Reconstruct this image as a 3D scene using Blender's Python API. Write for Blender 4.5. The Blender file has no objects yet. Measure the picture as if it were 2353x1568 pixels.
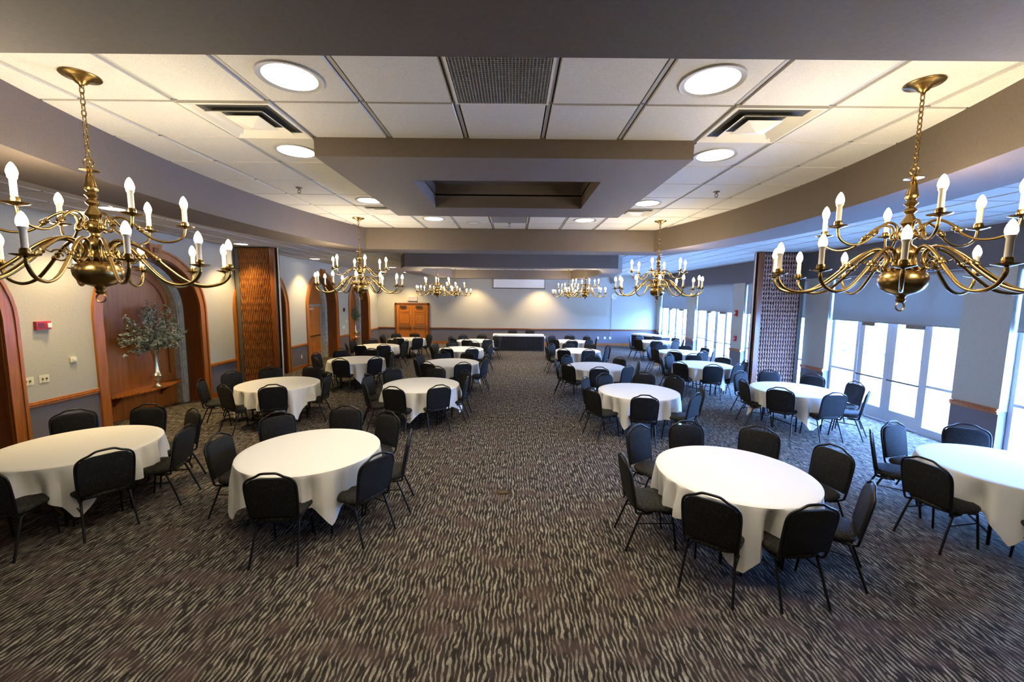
import bpy, bmesh, math, random, itertools
from mathutils import Vector, Matrix
random.seed(7)
PI = math.pi
S = bpy.context.scene
COL = S.collection

# ------------------------------------------------------------------ camera
FPX, PITCH, YAW, ROLL, CAMZ = 941.57, .105264, -.003563, .010718, 2.55
def cam_basis():
    cy, sy, cp, sp = math.cos(YAW), math.sin(YAW), math.cos(PITCH), math.sin(PITCH)
    f = Vector((sy*cp, cy*cp, -sp)); r = Vector((cy, -sy, 0)); u = r.cross(f)
    cr, sr = math.cos(ROLL), math.sin(ROLL)
    return cr*r+sr*u, -sr*r+cr*u, f
CR, CU, CF = cam_basis()
cam = bpy.data.cameras.new('camera'); cam_o = bpy.data.objects.new('camera', cam); COL.objects.link(cam_o)
cam.sensor_fit = 'HORIZONTAL'; cam.sensor_width = 36.0; cam.lens = FPX/2353*36
cam.clip_start = .05; cam.clip_end = 300
M = Matrix(((CR.x, CU.x, -CF.x, 0), (CR.y, CU.y, -CF.y, 0), (CR.z, CU.z, -CF.z, CAMZ), (0, 0, 0, 1)))
cam_o.matrix_world = M
S.camera = cam_o

# ------------------------------------------------------------------ world, exposure
S.view_settings.view_transform = 'Standard'; S.view_settings.look = 'None'
S.view_settings.gamma = 1; S.view_settings.use_curve_mapping = False
S.view_settings.exposure = 0.75
cy_ = S.cycles; cy_.use_adaptive_sampling = True; cy_.adaptive_threshold = .03; cy_.adaptive_min_samples = 16; cy_.max_bounces = 5; cy_.diffuse_bounces = 3; cy_.glossy_bounces = 3; cy_.transmission_bounces = 4; cy_.transparent_max_bounces = 8
cy_.caustics_reflective = False; cy_.caustics_refractive = False
W = bpy.data.worlds.new('world'); S.world = W; W.use_nodes = True
bg = W.node_tree.nodes['Background']
bg.inputs[0].default_value = (.19, .39, 1.0, 1); bg.inputs[1].default_value = 88.0
CHANDELIER_W, DOWN_W, WALLWASH_W = 50.0, 46.0, 170.0
WARM = (1.0, .84, .60); DOWNC = (1.0, .86, .68)

# ------------------------------------------------------------------ room numbers
LX, RX, BY, FY, CZ = -7.4, 7.75, 22.3, -3.2, 3.815
RAIL = .82
TX0, TY0, TS = -2.834, 2.2096, .61
ARCHES = [4.72, 8.475, 12.1, 15.9, 19.655]      # centres along the left wall
AR, SPR = 1.325, 2.145                            # outer casing radius, springing height
BAYS = [(18.45, 21.8), (14.62, 17.6), (10.95, 13.9), (7.14, 10.15), (3.42, 6.42)]
SHT, SHB = 3.13, 2.12
RC = [(-.09, 4.65), (-.09, 15.75)]               # centres of the two ceiling ring beams

# ------------------------------------------------------------------ mesh helpers
class MB:
    def __init__(s): s.v = []; s.f = []
    def add(s, vs, fs):
        n = len(s.v); s.v += [tuple(p) for p in vs]; s.f += [tuple(i+n for i in f) for f in fs]; return s
    def box(s, x0, x1, y0, y1, z0, z1):
        return s.add([(x0,y0,z0),(x1,y0,z0),(x1,y1,z0),(x0,y1,z0),(x0,y0,z1),(x1,y0,z1),(x1,y1,z1),(x0,y1,z1)],
                     [(0,3,2,1),(4,5,6,7),(0,1,5,4),(1,2,6,5),(2,3,7,6),(3,0,4,7)])
    def prism(s, pts, axis, a, b):
        """closed outline pts (2D) extruded along axis from a to b"""
        def P(p, t): return {'x': (t, p[0], p[1]), 'y': (p[0], t, p[1]), 'z': (p[0], p[1], t)}[axis]
        n = len(pts)
        return s.add([P(p, a) for p in pts]+[P(p, b) for p in pts],
                     [tuple(range(n-1, -1, -1)), tuple(range(n, 2*n))]+[(i, (i+1) % n, n+(i+1) % n, n+i) for i in range(n)])
    def tube(s, path, r, n=8, closed=False, caps=True):
        P = [Vector(p) for p in path]; m = len(P); rings = []; up = None
        for i in range(m):
            if closed: t = (P[(i+1) % m]-P[i-1]).normalized()
            else: t = (P[min(i+1, m-1)]-P[max(i-1, 0)]).normalized()
            if up is None:
                up = Vector((0,0,1)) if abs(t.z) < .9 else Vector((1,0,0))
            a = t.cross(up)
            if a.length < 1e-5: a = t.cross(Vector((0,1,0)))
            a.normalize(); b = a.cross(t).normalized(); up = b
            rr = r[i] if isinstance(r, (list, tuple)) else r
            rings.append([P[i]+a*(rr*math.cos(2*PI*k/n))+b*(rr*math.sin(2*PI*k/n)) for k in range(n)])
        vs = [p for g in rings for p in g]; fs = []
        for i in range(m if closed else m-1):
            j = (i+1) % m
            for k in range(n): fs.append((i*n+k, i*n+(k+1) % n, j*n+(k+1) % n, j*n+k))
        if not closed and caps: fs += [tuple(range(n-1, -1, -1)), tuple(range((m-1)*n, m*n))]
        return s.add(vs, fs)
    def lathe(s, prof, n=16, c=(0,0,0)):
        vs = []; fs = []; m = len(prof)
        for r, z in prof:
            for k in range(n): vs.append((c[0]+r*math.cos(2*PI*k/n), c[1]+r*math.sin(2*PI*k/n), c[2]+z))
        for i in range(m-1):
            for k in range(n): fs.append((i*n+k, i*n+(k+1) % n, (i+1)*n+(k+1) % n, (i+1)*n+k))
        fs += [tuple(range(n-1, -1, -1)), tuple(range((m-1)*n, m*n))]
        return s.add(vs, fs)
    def mesh(s, name, mat, smooth=False, flat_angle=None):
        me = bpy.data.meshes.new(name); me.from_pydata(s.v, [], s.f); me.update()
        bm = bmesh.new(); bm.from_mesh(me); bmesh.ops.recalc_face_normals(bm, faces=bm.faces); bm.to_mesh(me); bm.free()
        if mat: me.materials.append(MAT[mat])
        if smooth:
            for p in me.polygons: p.use_smooth = True
            try: me.set_sharp_from_angle(angle=math.radians(50))
            except Exception: pass
        return me
    def build(s, name, mat, parent=None, smooth=False, loc=None):
        return inst(name, s.mesh(name, mat, smooth), parent, loc)
def inst(name, me, parent=None, loc=None, rot=None):
    o = bpy.data.objects.new(name, me); COL.objects.link(o)
    if parent: o.parent = parent
    if loc: o.location = loc
    if rot: o.rotation_euler = rot
    return o
def tag(o, label=None, cat=None, group=None, kind=None):
    if label: o['label'] = label
    if cat: o['category'] = cat
    if group: o['group'] = group
    if kind: o['kind'] = kind
    return o
def thing(name, label, cat, loc=(0,0,0), rz=0, group=None):
    o = bpy.data.objects.new(name, None); COL.objects.link(o); o.location = loc; o.rotation_euler = (0,0,rz)
    o.empty_display_size = .1
    return tag(o, label, cat, group)
def struct(o): o['kind'] = 'structure'; return o
def sroot(name, loc=(0,0,0)):
    o = bpy.data.objects.new(name, None); COL.objects.link(o); o.location = loc; return struct(o)
def copy_tree(o, parent=None):
    c = o.copy(); COL.objects.link(c); c.parent = parent
    for ch in o.children: copy_tree(ch, c)
    return c
def boxo(name, mat, x0, x1, y0, y1, z0, z1, parent=None): return MB().box(x0,x1,y0,y1,z0,z1).build(name, mat, parent)

# ------------------------------------------------------------------ materials
MAT = {}
def mat(name, col, rough=.6, metal=0, noise=None, bump=None, spec=None, emit=None, coat=0):
    m = bpy.data.materials.new(name); m.use_nodes = True; nt = m.node_tree; b = nt.nodes['Principled BSDF']
    b.inputs['Base Color'].default_value = (*col, 1); b.inputs['Roughness'].default_value = rough
    b.inputs['Metallic'].default_value = metal
    if spec is not None: b.inputs['Specular IOR Level'].default_value = spec
    if coat: b.inputs['Coat Weight'].default_value = coat; b.inputs['Coat Roughness'].default_value = .2
    if noise or bump:
        tc = nt.nodes.new('ShaderNodeTexCoord'); mp = nt.nodes.new('ShaderNodeMapping')
        nt.links.new(tc.outputs['Object'], mp.inputs[0])
    if noise:       # (scale xyz, second colour, low, high)
        sc, c2, lo, hi = noise
        mp.inputs['Scale'].default_value = sc
        n = nt.nodes.new('ShaderNodeTexNoise'); n.inputs['Scale'].default_value = 1; n.inputs['Detail'].default_value = 5
        nt.links.new(mp.outputs[0], n.inputs[0])
        r = nt.nodes.new('ShaderNodeValToRGB'); r.color_ramp.elements[0].position = lo; r.color_ramp.elements[1].position = hi
        r.color_ramp.elements[0].color = (*col, 1); r.color_ramp.elements[1].color = (*c2, 1)
        nt.links.new(n.outputs[0], r.inputs[0]); nt.links.new(r.outputs[0], b.inputs['Base Color'])
    if bump:
        n2 = nt.nodes.new('ShaderNodeTexNoise'); n2.inputs['Scale'].default_value = bump[0]; n2.inputs['Detail'].default_value = 3
        nt.links.new(tc.outputs['Object'], n2.inputs[0])
        bp = nt.nodes.new('ShaderNodeBump'); bp.inputs['Strength'].default_value = bump[1]; bp.inputs['Distance'].default_value = .01
        nt.links.new(n2.outputs[0], bp.inputs['Height']); nt.links.new(bp.outputs[0], b.inputs['Normal'])
    if emit:
        b.inputs['Emission Color'].default_value = (*emit[0], 1); b.inputs['Emission Strength'].default_value = emit[1]
    MAT[name] = m; return m
mat('wall', (.46,.435,.365), .75, noise=((40,40,40), (.41,.388,.33), .35, .7), bump=(220, .15))
mat('wainscot', (.155,.14,.15), .7, noise=((60,60,60), (.12,.108,.118), .35, .7))
mat('taupe', (.130,.098,.072), .75, noise=((60,60,60), (.115,.087,.064), .35, .7), bump=(260,.12))
mat('bulkhead', (.125,.110,.105), .75, noise=((60,60,60), (.11,.098,.094), .35, .7))
mat('tile', (.60,.57,.51), .9, noise=((160,160,160), (.44,.415,.37), .45, .75), bump=(300,.25))
mat('grid', (.36,.35,.34), .6); mat('tee', (.15,.145,.14), .7)
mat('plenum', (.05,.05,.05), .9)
mat('cherry', (.40,.128,.016), .35, noise=((30,30,2.0), (.28,.080,.010), .35, .7), coat=.2)
mat('cherry_dark', (.20,.056,.009), .38, noise=((25,25,1.6), (.125,.033,.006), .35, .7), coat=.2)
mat('oak', (.50,.165,.022), .38, noise=((35,35,2.0), (.38,.105,.014), .35, .7), coat=.2)
mat('plaster', (.50,.50,.45), .8, noise=((9,9,9), (.33,.34,.31), .35, .65), bump=(30,.3))
mat('brass', (.27,.175,.062), .27, 1, bump=(60,.05))
mat('brass_old', (.26,.17,.065), .35, 1)
mat('chrome', (.75,.75,.76), .2, 1)
mat('pewter', (.72,.66,.52), .28, 1)
mat('black_metal', (.012,.012,.013), .32, .4)
mat('black_pad', (.006,.006,.007), .75, noise=((90,90,90), (.020,.020,.018), .50, .62), bump=(240,.4), spec=.3)
mat('seat_pad', (.009,.009,.008), .75, noise=((90,90,90), (.045,.044,.034), .48, .62), bump=(240,.4), spec=.3)
mat('cloth', (.86,.85,.80), .85, bump=(420,.08))
mat('black_cloth', (.008,.008,.010), .8)
mat('table_ply', (.30,.20,.11), .6)
mat('white_plastic', (.75,.74,.68), .4)
mat('ivory', (.70,.65,.48), .45)
mat('red', (.42,.012,.015), .35)
mat('dark_red', (.13,.012,.015), .4)
mat('candle', (.78,.70,.55), .5)
mat('bulb', (.9,.85,.7), .3, emit=((1.0,.86,.62), 14))
mat('lens', (.9,.9,.85), .4, emit=((1.0,.92,.78), 9))
mat('exit_glow', (.8,.05,.05), .4, emit=((1.0,.10,.08), 1.6))
mat('exit_face', (.62,.52,.50), .5)
mat('screen', (.88,.88,.88), .7)
mat('white_frame', (.62,.64,.66), .35)
mat('closer', (.16,.14,.11), .4, .5)
mat('grey_box', (.30,.29,.28), .5)
mat('vent', (.66,.62,.54), .5)
mat('leaf', (.12,.155,.10), .55, noise=((14,14,14), (.55,.58,.50), .42, .60))
mat('leaf_green', (.10,.14,.05), .6, noise=((14,14,14), (.34,.37,.20), .42, .66))
mat('twig', (.10,.075,.05), .7)
mat('patio', (.62,.60,.56), .9, noise=((3,3,3), (.52,.50,.47), .35, .7))
mat('outdoor_white', (.75,.74,.72), .8)
mat('iron', (.05,.05,.055), .5)
mat('hedge', (.07,.12,.035), .8, noise=((5,5,5), (.20,.26,.10), .35, .7))
mat('accordion', (.40,.140,.022), .5, noise=((60,60,9), (.15,.045,.008), .42, .58)); mat('partition_core', (.035,.018,.012), .8)
mat('accordion_daylit', (.46,.28,.21), .4, noise=((60,60,9), (.24,.13,.095), .40, .62))  # right partition: window daylight on its ribs put into a paler colour
for nm in ('bulb', 'lens', 'exit_glow'): MAT[nm].cycles.emission_sampling = 'NONE'
# window glass: clear, with a faint reflection
m = bpy.data.materials.new('glass'); m.use_nodes = True; nt = m.node_tree; nt.nodes.clear()
out = nt.nodes.new('ShaderNodeOutputMaterial'); mx = nt.nodes.new('ShaderNodeMixShader')
tr = nt.nodes.new('ShaderNodeBsdfTransparent'); gl = nt.nodes.new('ShaderNodeBsdfGlossy'); fr = nt.nodes.new('ShaderNodeMath'); lw = nt.nodes.new('ShaderNodeLayerWeight')
tr.inputs[0].default_value = (.94,.96,.96,1); gl.inputs['Roughness'].default_value = .02; fr.operation = 'MULTIPLY_ADD'; fr.inputs[1].default_value = .10; fr.inputs[2].default_value = .03; lw.inputs[0].default_value = .3; nt.links.new(lw.outputs['Facing'], fr.inputs[0])
nt.links.new(fr.outputs[0], mx.inputs[0]); nt.links.new(tr.outputs[0], mx.inputs[1]); nt.links.new(gl.outputs[0], mx.inputs[2])
nt.links.new(mx.outputs[0], out.inputs[0]); MAT['glass'] = m
# roller shade cloth: mostly opaque, lets a little daylight through
m = bpy.data.materials.new('shade'); m.use_nodes = True; nt = m.node_tree; nt.nodes.clear()
out = nt.nodes.new('ShaderNodeOutputMaterial'); mx = nt.nodes.new('ShaderNodeMixShader'); mx.inputs[0].default_value = .10
df = nt.nodes.new('ShaderNodeBsdfDiffuse'); tl = nt.nodes.new('ShaderNodeBsdfTranslucent')
df.inputs[0].default_value = (.40,.43,.44,1); tl.inputs[0].default_value = (.45,.48,.48,1)
nt.links.new(df.outputs[0], mx.inputs[1]); nt.links.new(tl.outputs[0], mx.inputs[2]); nt.links.new(mx.outputs[0], out.inputs[0]); MAT['shade'] = m
# carpet: broken wavy stripes running down the room
def carpet():
    m = bpy.data.materials.new('carpet'); m.use_nodes = True; nt = m.node_tree; b = nt.nodes['Principled BSDF']; L = nt.links.new
    b.inputs['Roughness'].default_value = .95; b.inputs['Specular IOR Level'].default_value = .1
    tc = nt.nodes.new('ShaderNodeTexCoord')
    def mapping(s):
        q = nt.nodes.new('ShaderNodeMapping'); q.inputs['Scale'].default_value = s; L(tc.outputs['Object'], q.inputs[0]); return q
    def noise(s, detail=2, dist=0, rough=.5):
        q = mapping(s); n = nt.nodes.new('ShaderNodeTexNoise'); n.inputs['Scale'].default_value = 1
        n.inputs['Detail'].default_value = detail; n.inputs['Distortion'].default_value = dist; n.inputs['Roughness'].default_value = rough
        L(q.outputs[0], n.inputs[0]); return n
    def math_(op, a, bb=None, c=None):
        n = nt.nodes.new('ShaderNodeMath'); n.operation = op
        for i, v in enumerate((a, bb, c)):
            if v is None: continue
            if isinstance(v, (int, float)): n.inputs[i].default_value = v
            else: L(v, n.inputs[i])
        return n.outputs[0]
    def ramp(src, lo, hi, c0=(0,0,0), c1=(1,1,1)):
        r = nt.nodes.new('ShaderNodeValToRGB'); r.color_ramp.elements[0].position = lo; r.color_ramp.elements[1].position = hi
        r.color_ramp.elements[0].color = (*c0, 1); r.color_ramp.elements[1].color = (*c1, 1); L(src, r.inputs[0]); return r.outputs[0]
    sx = nt.nodes.new('ShaderNodeSeparateXYZ'); L(tc.outputs['Object'], sx.inputs[0])
    wob = noise((7.0, 5.0, 1), 2)
    xw = math_('ADD', sx.outputs[0], math_('MULTIPLY', math_('SUBTRACT', wob.outputs[0], .5), .085))
    st = math_('SINE', math_('MULTIPLY', xw, 2*PI/.036))
    brk = noise((30, 8.5, 1), 2, .3)
    val = math_('ADD', math_('MULTIPLY', st, .42), math_('MULTIPLY', math_('SUBTRACT', brk.outputs[0], .5), 2.5))
    mask = ramp(val, .04, .26)
    fleck = noise((150, 90, 1), 1)
    tone = noise((17, 9, 1), 1)
    pat = noise((2.4, 4.2, 1), 3)
    def mix(fac, c0, c1):
        n = nt.nodes.new('ShaderNodeMix'); n.data_type = 'RGBA'
        for i, v in ((0, fac), (6, c0), (7, c1)):
            if isinstance(v, tuple): n.inputs[i].default_value = (*v, 1)
            elif isinstance(v, float): n.inputs[i].default_value = v
            else: L(v, n.inputs[i])
        return n.outputs[2]
    lightc = mix(ramp(tone.outputs[0], .40, .66), (.19,.165,.125), (.40,.365,.28))
    lightc = mix(ramp(fleck.outputs[0], .40, .60), mix(.45, lightc, (.05,.042,.036)), lightc)
    darkc = mix(ramp(tone.outputs[0], .35, .65), (.022,.019,.017), (.046,.038,.034))
    base = mix(mask, darkc, lightc)
    pm = ramp(pat.outputs[0], .50, .66, (0,0,0), (.68,.68,.68))
    L(mix(pm, base, (.088,.060,.054)), b.inputs['Base Color'])
    bp = nt.nodes.new('ShaderNodeBump'); bp.inputs['Strength'].default_value = .25; bp.inputs['Distance'].default_value = .004
    L(fleck.outputs[0], bp.inputs['Height']); L(bp.outputs[0], b.inputs['Normal'])
    MAT['carpet'] = m
carpet()

# ------------------------------------------------------------------ lights (the room's own lamps)
def point(name, loc, power, col, rad, parent=None):
    l = bpy.data.lights.new(name, 'POINT'); l.energy = power; l.color = col; l.shadow_soft_size = rad
    o = bpy.data.objects.new(name, l); COL.objects.link(o); o.location = loc; o.parent = parent; return o
def spot(name, loc, power, col, ang, blend, rad, parent=None):
    l = bpy.data.lights.new(name, 'SPOT'); l.energy = power; l.color = col; l.spot_size = math.radians(ang); l.spot_blend = blend; l.shadow_soft_size = rad
    o = bpy.data.objects.new(name, l); COL.objects.link(o); o.location = loc; o.parent = parent; return o

# ------------------------------------------------------------------ floor, ceiling
struct(boxo('floor', 'carpet', LX-.6, RX+.25, FY, BY+.1, -.1, 0))
ceil = struct(boxo('ceiling', 'plenum', LX-.1, RX+.1, FY-.1, BY+.1, CZ+.012, CZ+.10))

def ring_outline(c, off, n=28):
    """outline of a ring beam: straight ends, bowed sides; off grows it outward"""
    hx, hy, sag = 2.66, 3.06, .56
    pts = []
    R_ = (hy*hy+sag*sag)/(2*sag); cx0 = hx+sag-R_; R2 = R_+off; ye = hy+off
    for i in range(n+1):
        y = -ye+2*ye*i/n; pts.append((c[0]+cx0+math.sqrt(R2*R2-y*y), c[1]+y))
    for i in range(n+1):
        y = ye-2*ye*i/n; pts.append((c[0]-cx0-math.sqrt(R2*R2-y*y), c[1]+y))
    return pts
def inside(p, poly):
    r = False; n = len(poly)
    for i in range(n):
        a, b = poly[i], poly[i-1]
        if (a[1] > p[1]) != (b[1] > p[1]) and p[0] < (b[0]-a[0])*(p[1]-a[1])/(b[1]-a[1])+a[0]: r = not r
    return r
def ring_prism(inner, outer, z0, z1):
    n = len(inner); mb = MB()
    vs = [(*p, z0) for p in inner]+[(*p, z0) for p in outer]+[(*p, z1) for p in inner]+[(*p, z1) for p in outer]
    fs = []
    for i in range(n):
        j = (i+1) % n
        fs += [(i, j, n+j, n+i), (2*n+i, 3*n+i, 3*n+j, 2*n+j), (i, 2*n+i, 2*n+j, j), (n+i, n+j, 3*n+j, 3*n+i)]
    return mb.add(vs, fs)
RINGS = []
for k, c in enumerate(RC):
    inn, outl = ring_outline(c, 0), ring_outline(c, .65); RINGS.append((inn, outl))
    struct(ring_prism(inn, outl, 3.42, CZ+.005).build('trim_%d' % (k+1), 'taupe'))
# dropped frame in the middle of the near ring, with a recess
ix0, ix1, iy0, iy1 = -1.61, 1.42, 3.41, 5.80; jx0, jx1, jy0, jy1 = -.99, .82, 4.06, 5.25
ti = sroot('trim_3')
o_ = [(ix0,iy0),(ix1,iy0),(ix1,iy1),(ix0,iy1)]; i_ = [(jx0,jy0),(jx1,jy0),(jx1,jy1),(jx0,jy1)]
ring_prism(i_, o_, 3.66, CZ+.008).build('dropped_frame', 'taupe', ti)
ring_prism(i_, [(jx0-.05,jy0-.05),(jx1+.05,jy0-.05),(jx1+.05,jy1+.05),(jx0-.05,jy1+.05)], CZ-.01, 3.95).build('recess_side', 'taupe', ti)
boxo('recess_top', 'taupe', jx0-.05, jx1+.05, jy0-.05, jy1+.05, 3.94, 3.98, ti)
# hole in the ceiling slab for the recess: rebuild the slab as a frame around it
bpy.data.objects.remove(ceil)
ceil = struct(ring_prism([(jx0-.06,jy0-.06),(jx1+.06,jy0-.06),(jx1+.06,jy1+.06),(jx0-.06,jy1+.06)],
              [(LX-.6,FY-.1),(RX+.25,FY-.1),(RX+.25,BY+.1),(LX-.6,BY+.1)], CZ+.012, CZ+.10).build('ceiling', 'plenum'))

DOWN = [(sx, sy) for sy in (2.515, 6.785) for sx in (-1.31, 1.13)]+[(sx, sy) for sy in (3.735, 5.565) for sx in (-1.92, 1.74)]
VENT = [(-1.92, 3.125), (1.74, 3.125), (-1.92, 6.175), (1.74, 6.175)]
GRILLE = [(-.09, 2.515), (-.09, 6.785)]
def sees(p):
    d = Vector(p)-Vector((0,0,CAMZ)); z = d.dot(CF)
    if z < .2: return None
    return (1176.5+FPX*d.dot(CR)/z, 784-FPX*d.dot(CU)/z)
tiles = []
i0, i1 = math.floor((LX-TX0)/TS), math.ceil((RX-TX0)/TS); j0, j1 = math.floor((FY-TY0)/TS), math.ceil((BY-TY0)/TS)
for i in range(i0, i1):
    for j in range(j0, j1):
        x0, x1, y0, y1 = max(LX, TX0+TS*i), min(RX, TX0+TS*(i+1)), max(FY, TY0+TS*j), min(BY, TY0+TS*(j+1))
        if x1-x0 < .05 or y1-y0 < .05: continue
        cx, cy = (x0+x1)/2, (y0+y1)/2
        if any(abs(cx-a)+abs(cy-b) < .1 for a, b in VENT+GRILLE): continue
        cs = [(x0,y0),(x1,y0),(x1,y1),(x0,y1),(cx,cy)]
        if any(all(inside(p, ou) and not inside(p, inn) for p in cs) for inn, ou in RINGS): continue
        if all(ix0-.02 < p[0] < ix1+.02 and iy0-.02 < p[1] < iy1+.02 for p in cs): continue
        if jx0-.1 < cx < jx1+.1 and jy0-.1 < cy < jy1+.1: continue
        q = [sees((*p, CZ)) for p in cs[:4]]; area = 0
        if all(q):
            if min(p[0] for p in q) < 2353 and max(p[0] for p in q) > 0 and max(p[1] for p in q) > 130 and min(p[1] for p in q) < 1568:
                area = abs(sum(q[k][0]*q[(k+1) % 4][1]-q[(k+1) % 4][0]*q[k][1] for k in range(4)))/2
        if cy < 1.6 and abs(cx) < 3.3: area = 0
        tiles.append((area, x0, x1, y0, y1))
tiles.sort(reverse=True)
TM = {}
rest = MB()
for k, (a, x0, x1, y0, y1) in enumerate(tiles):
    w, d = x1-x0-.042, y1-y0-.018
    if w < .02: continue
    if k < 300 and a > 30:
        key = (round(w, 3), round(d, 3))
        if key not in TM:
            mb = MB(); hw, hd = w/2, d/2
            mb.add([(-hw,-hd,0),(hw,-hd,0),(hw,hd,0),(-hw,hd,0),(-hw+.006,-hd+.004,-.014),(hw-.006,-hd+.004,-.014),(hw-.006,hd-.004,-.014),(-hw+.006,hd-.004,-.014)],
                   [(3,2,1,0),(4,5,6,7),(0,1,5,4),(1,2,6,5),(2,3,7,6),(3,0,4,7)])
            TM[key] = mb.mesh('ceiling_tile', 'tile')
        inst('ceiling_tile', TM[key], ceil, ((x0+x1)/2, (y0+y1)/2, CZ+.006))
    else:
        rest.box((x0+x1)/2-w/2, (x0+x1)/2+w/2, (y0+y1)/2-d/2, (y0+y1)/2+d/2, CZ-.008, CZ+.006)
tag(rest.build('ceiling_tile_field', 'tile', ceil), kind='stuff')
for i in range(i0+1, i1):
    x = TX0+TS*i
    if LX < x < RX:
        if jx0-.06 < x < jx1+.06:
            boxo('grid_runner', 'grid', x-.012, x+.012, FY, jy0-.06, CZ+.001, CZ+.012, ceil); boxo('grid_runner', 'grid', x-.012, x+.012, jy1+.06, BY, CZ+.001, CZ+.012, ceil)
        else: boxo('grid_runner', 'grid', x-.012, x+.012, FY, BY, CZ+.001, CZ+.012, ceil)
for j in range(j0+1, j1):
    y = TY0+TS*j
    if FY < y < BY:
        if jy0-.06 < y < jy1+.06:
            boxo('grid_tee', 'tee', LX, jx0-.06, y-.010, y+.010, CZ+.0005, CZ+.0105, ceil); boxo('grid_tee', 'tee', jx1+.06, RX, y-.010, y+.010, CZ+.0005, CZ+.0105, ceil)
        else: boxo('grid_tee', 'tee', LX, RX, y-.010, y+.010, CZ+.0005, CZ+.0105, ceil)

# ------------------------------------------------------------------ walls
def arch_pts(cy, r, n=24, spr=SPR): return [(cy-r*math.cos(PI*k/n), spr+r*math.sin(PI*k/n)) for k in range(n+1)]
AO = AR-.16                                        # clear opening radius inside the casing
edges = [FY]
for c in ARCHES: edges += [c-AO, c+AO]
edges.append(BY)
wl = MB(); wn = MB()
for k in range(0, len(edges), 2):
    a, b = edges[k], edges[k+1]
    wl.add([(LX,a,RAIL),(LX,b,RAIL),(LX,b,CZ+.02),(LX,a,CZ+.02)], [(0,1,2,3)])
    wn.add([(LX,a,0),(LX,b,0),(LX,b,RAIL),(LX,a,RAIL)], [(0,1,2,3)])
for c in ARCHES:
    p = arch_pts(c, AO)
    for q, r_ in zip(p, p[1:]): wl.add([(LX,*q),(LX,*r_),(LX,r_[0],CZ+.02),(LX,q[0],CZ+.02)], [(0,1,2,3)])
wall_left = struct(wl.build('wall_left', 'wall')); wn.build('wainscot', 'wainscot', wall_left)
RAILP = [(0,-.045),(.018,-.045),(.026,-.030),(.020,-.012),(.034,0),(.034,.014),(.022,.026),(.026,.038),(.012,.045),(0,.045)]
for k in range(0, len(edges), 2):
    a, b = edges[k], edges[k+1]
    a2 = a if not k else a+.16; b2 = b if k >= len(edges)-2 else b-.16
    MB().prism([(LX+u, RAIL+v) for u, v in RAILP], 'y', a2, b2).build('chair_rail', 'cherry', wall_left)
    nb = int((b2-a2)/.05); mb = MB()
    for q in range(nb): mb.box(LX+.030, LX+.040, a2+.05*q+.008, a2+.05*q+.042, RAIL-.004, RAIL+.016)
    tag(mb.build('rail_beading', 'cherry', wall_left), kind='stuff')
    struct(boxo('baseboard_left', 'cherry', LX, LX+.018, a2, b2, 0, .13))
# back wall
wall_back = struct(boxo('wall_back', 'wall', LX-.6, RX+.25, BY, BY+.1, RAIL, CZ+.02)); boxo('wainscot', 'wainscot', LX-.6, RX+.25, BY, BY+.1, 0, RAIL, wall_back)
for a, b in ((LX, -6.44), (-4.60, RX)):
    MB().prism([(BY-u, RAIL+.03+v) for u, v in RAILP], 'x', a, b).build('chair_rail', 'cherry_dark', wall_back) if False else \
        MB().add([(a, BY-u, RAIL+.03+v) for u, v in RAILP]+[(b, BY-u, RAIL+.03+v) for u, v in RAILP],
                 [tuple(range(10)), tuple(range(19, 9, -1))]+[(i, (i+1) % 10, 10+(i+1) % 10, 10+i) for i in range(10)]).build('chair_rail', 'cherry_dark', wall_back)
    struct(boxo('baseboard_back', 'cherry', a, b, BY-.018, BY, 0, .13))
wall_front = struct(boxo('wall_front', 'wall', LX-.6, RX+.25, FY-.1, FY, 0, CZ+.02))
# window wall: piers, bulkhead, jambs
wr = MB(); wrw = MB(); pe = [FY]
for a, b in sorted(BAYS): pe += [a, b]
pe.append(BY)
DX = 7.95
for k in range(0, len(pe), 2):
    wr.box(RX, RX+.24, pe[k], pe[k+1], RAIL, SHT+.02); wrw.box(RX, RX+.24, pe[k], pe[k+1], 0, RAIL)
wall_right = struct(wr.build('wall_right', 'wall')); wrw.build('wainscot', 'wainscot', wall_right)
boxo('bulkhead', 'bulkhead', RX-.04, RX+.30, FY, BY, SHT, CZ+.02, wall_right)
for k in range(0, len(pe), 2):
    MB().prism([(RX-u, RAIL+v) for u, v in RAILP], 'y', pe[k], pe[k+1]).build('chair_rail', 'cherry', wall_right)
    mb = MB()
    for q in range(int((pe[k+1]-pe[k])/.05)): mb.box(RX-.040, RX-.030, pe[k]+.05*q+.008, pe[k]+.05*q+.042, RAIL-.004, RAIL+.016)
    tag(mb.build('rail_beading', 'cherry', wall_right), kind='stuff')
    struct(boxo('baseboard_right', 'cherry', RX-.018, RX, pe[k], pe[k+1], 0, .13))

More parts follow.
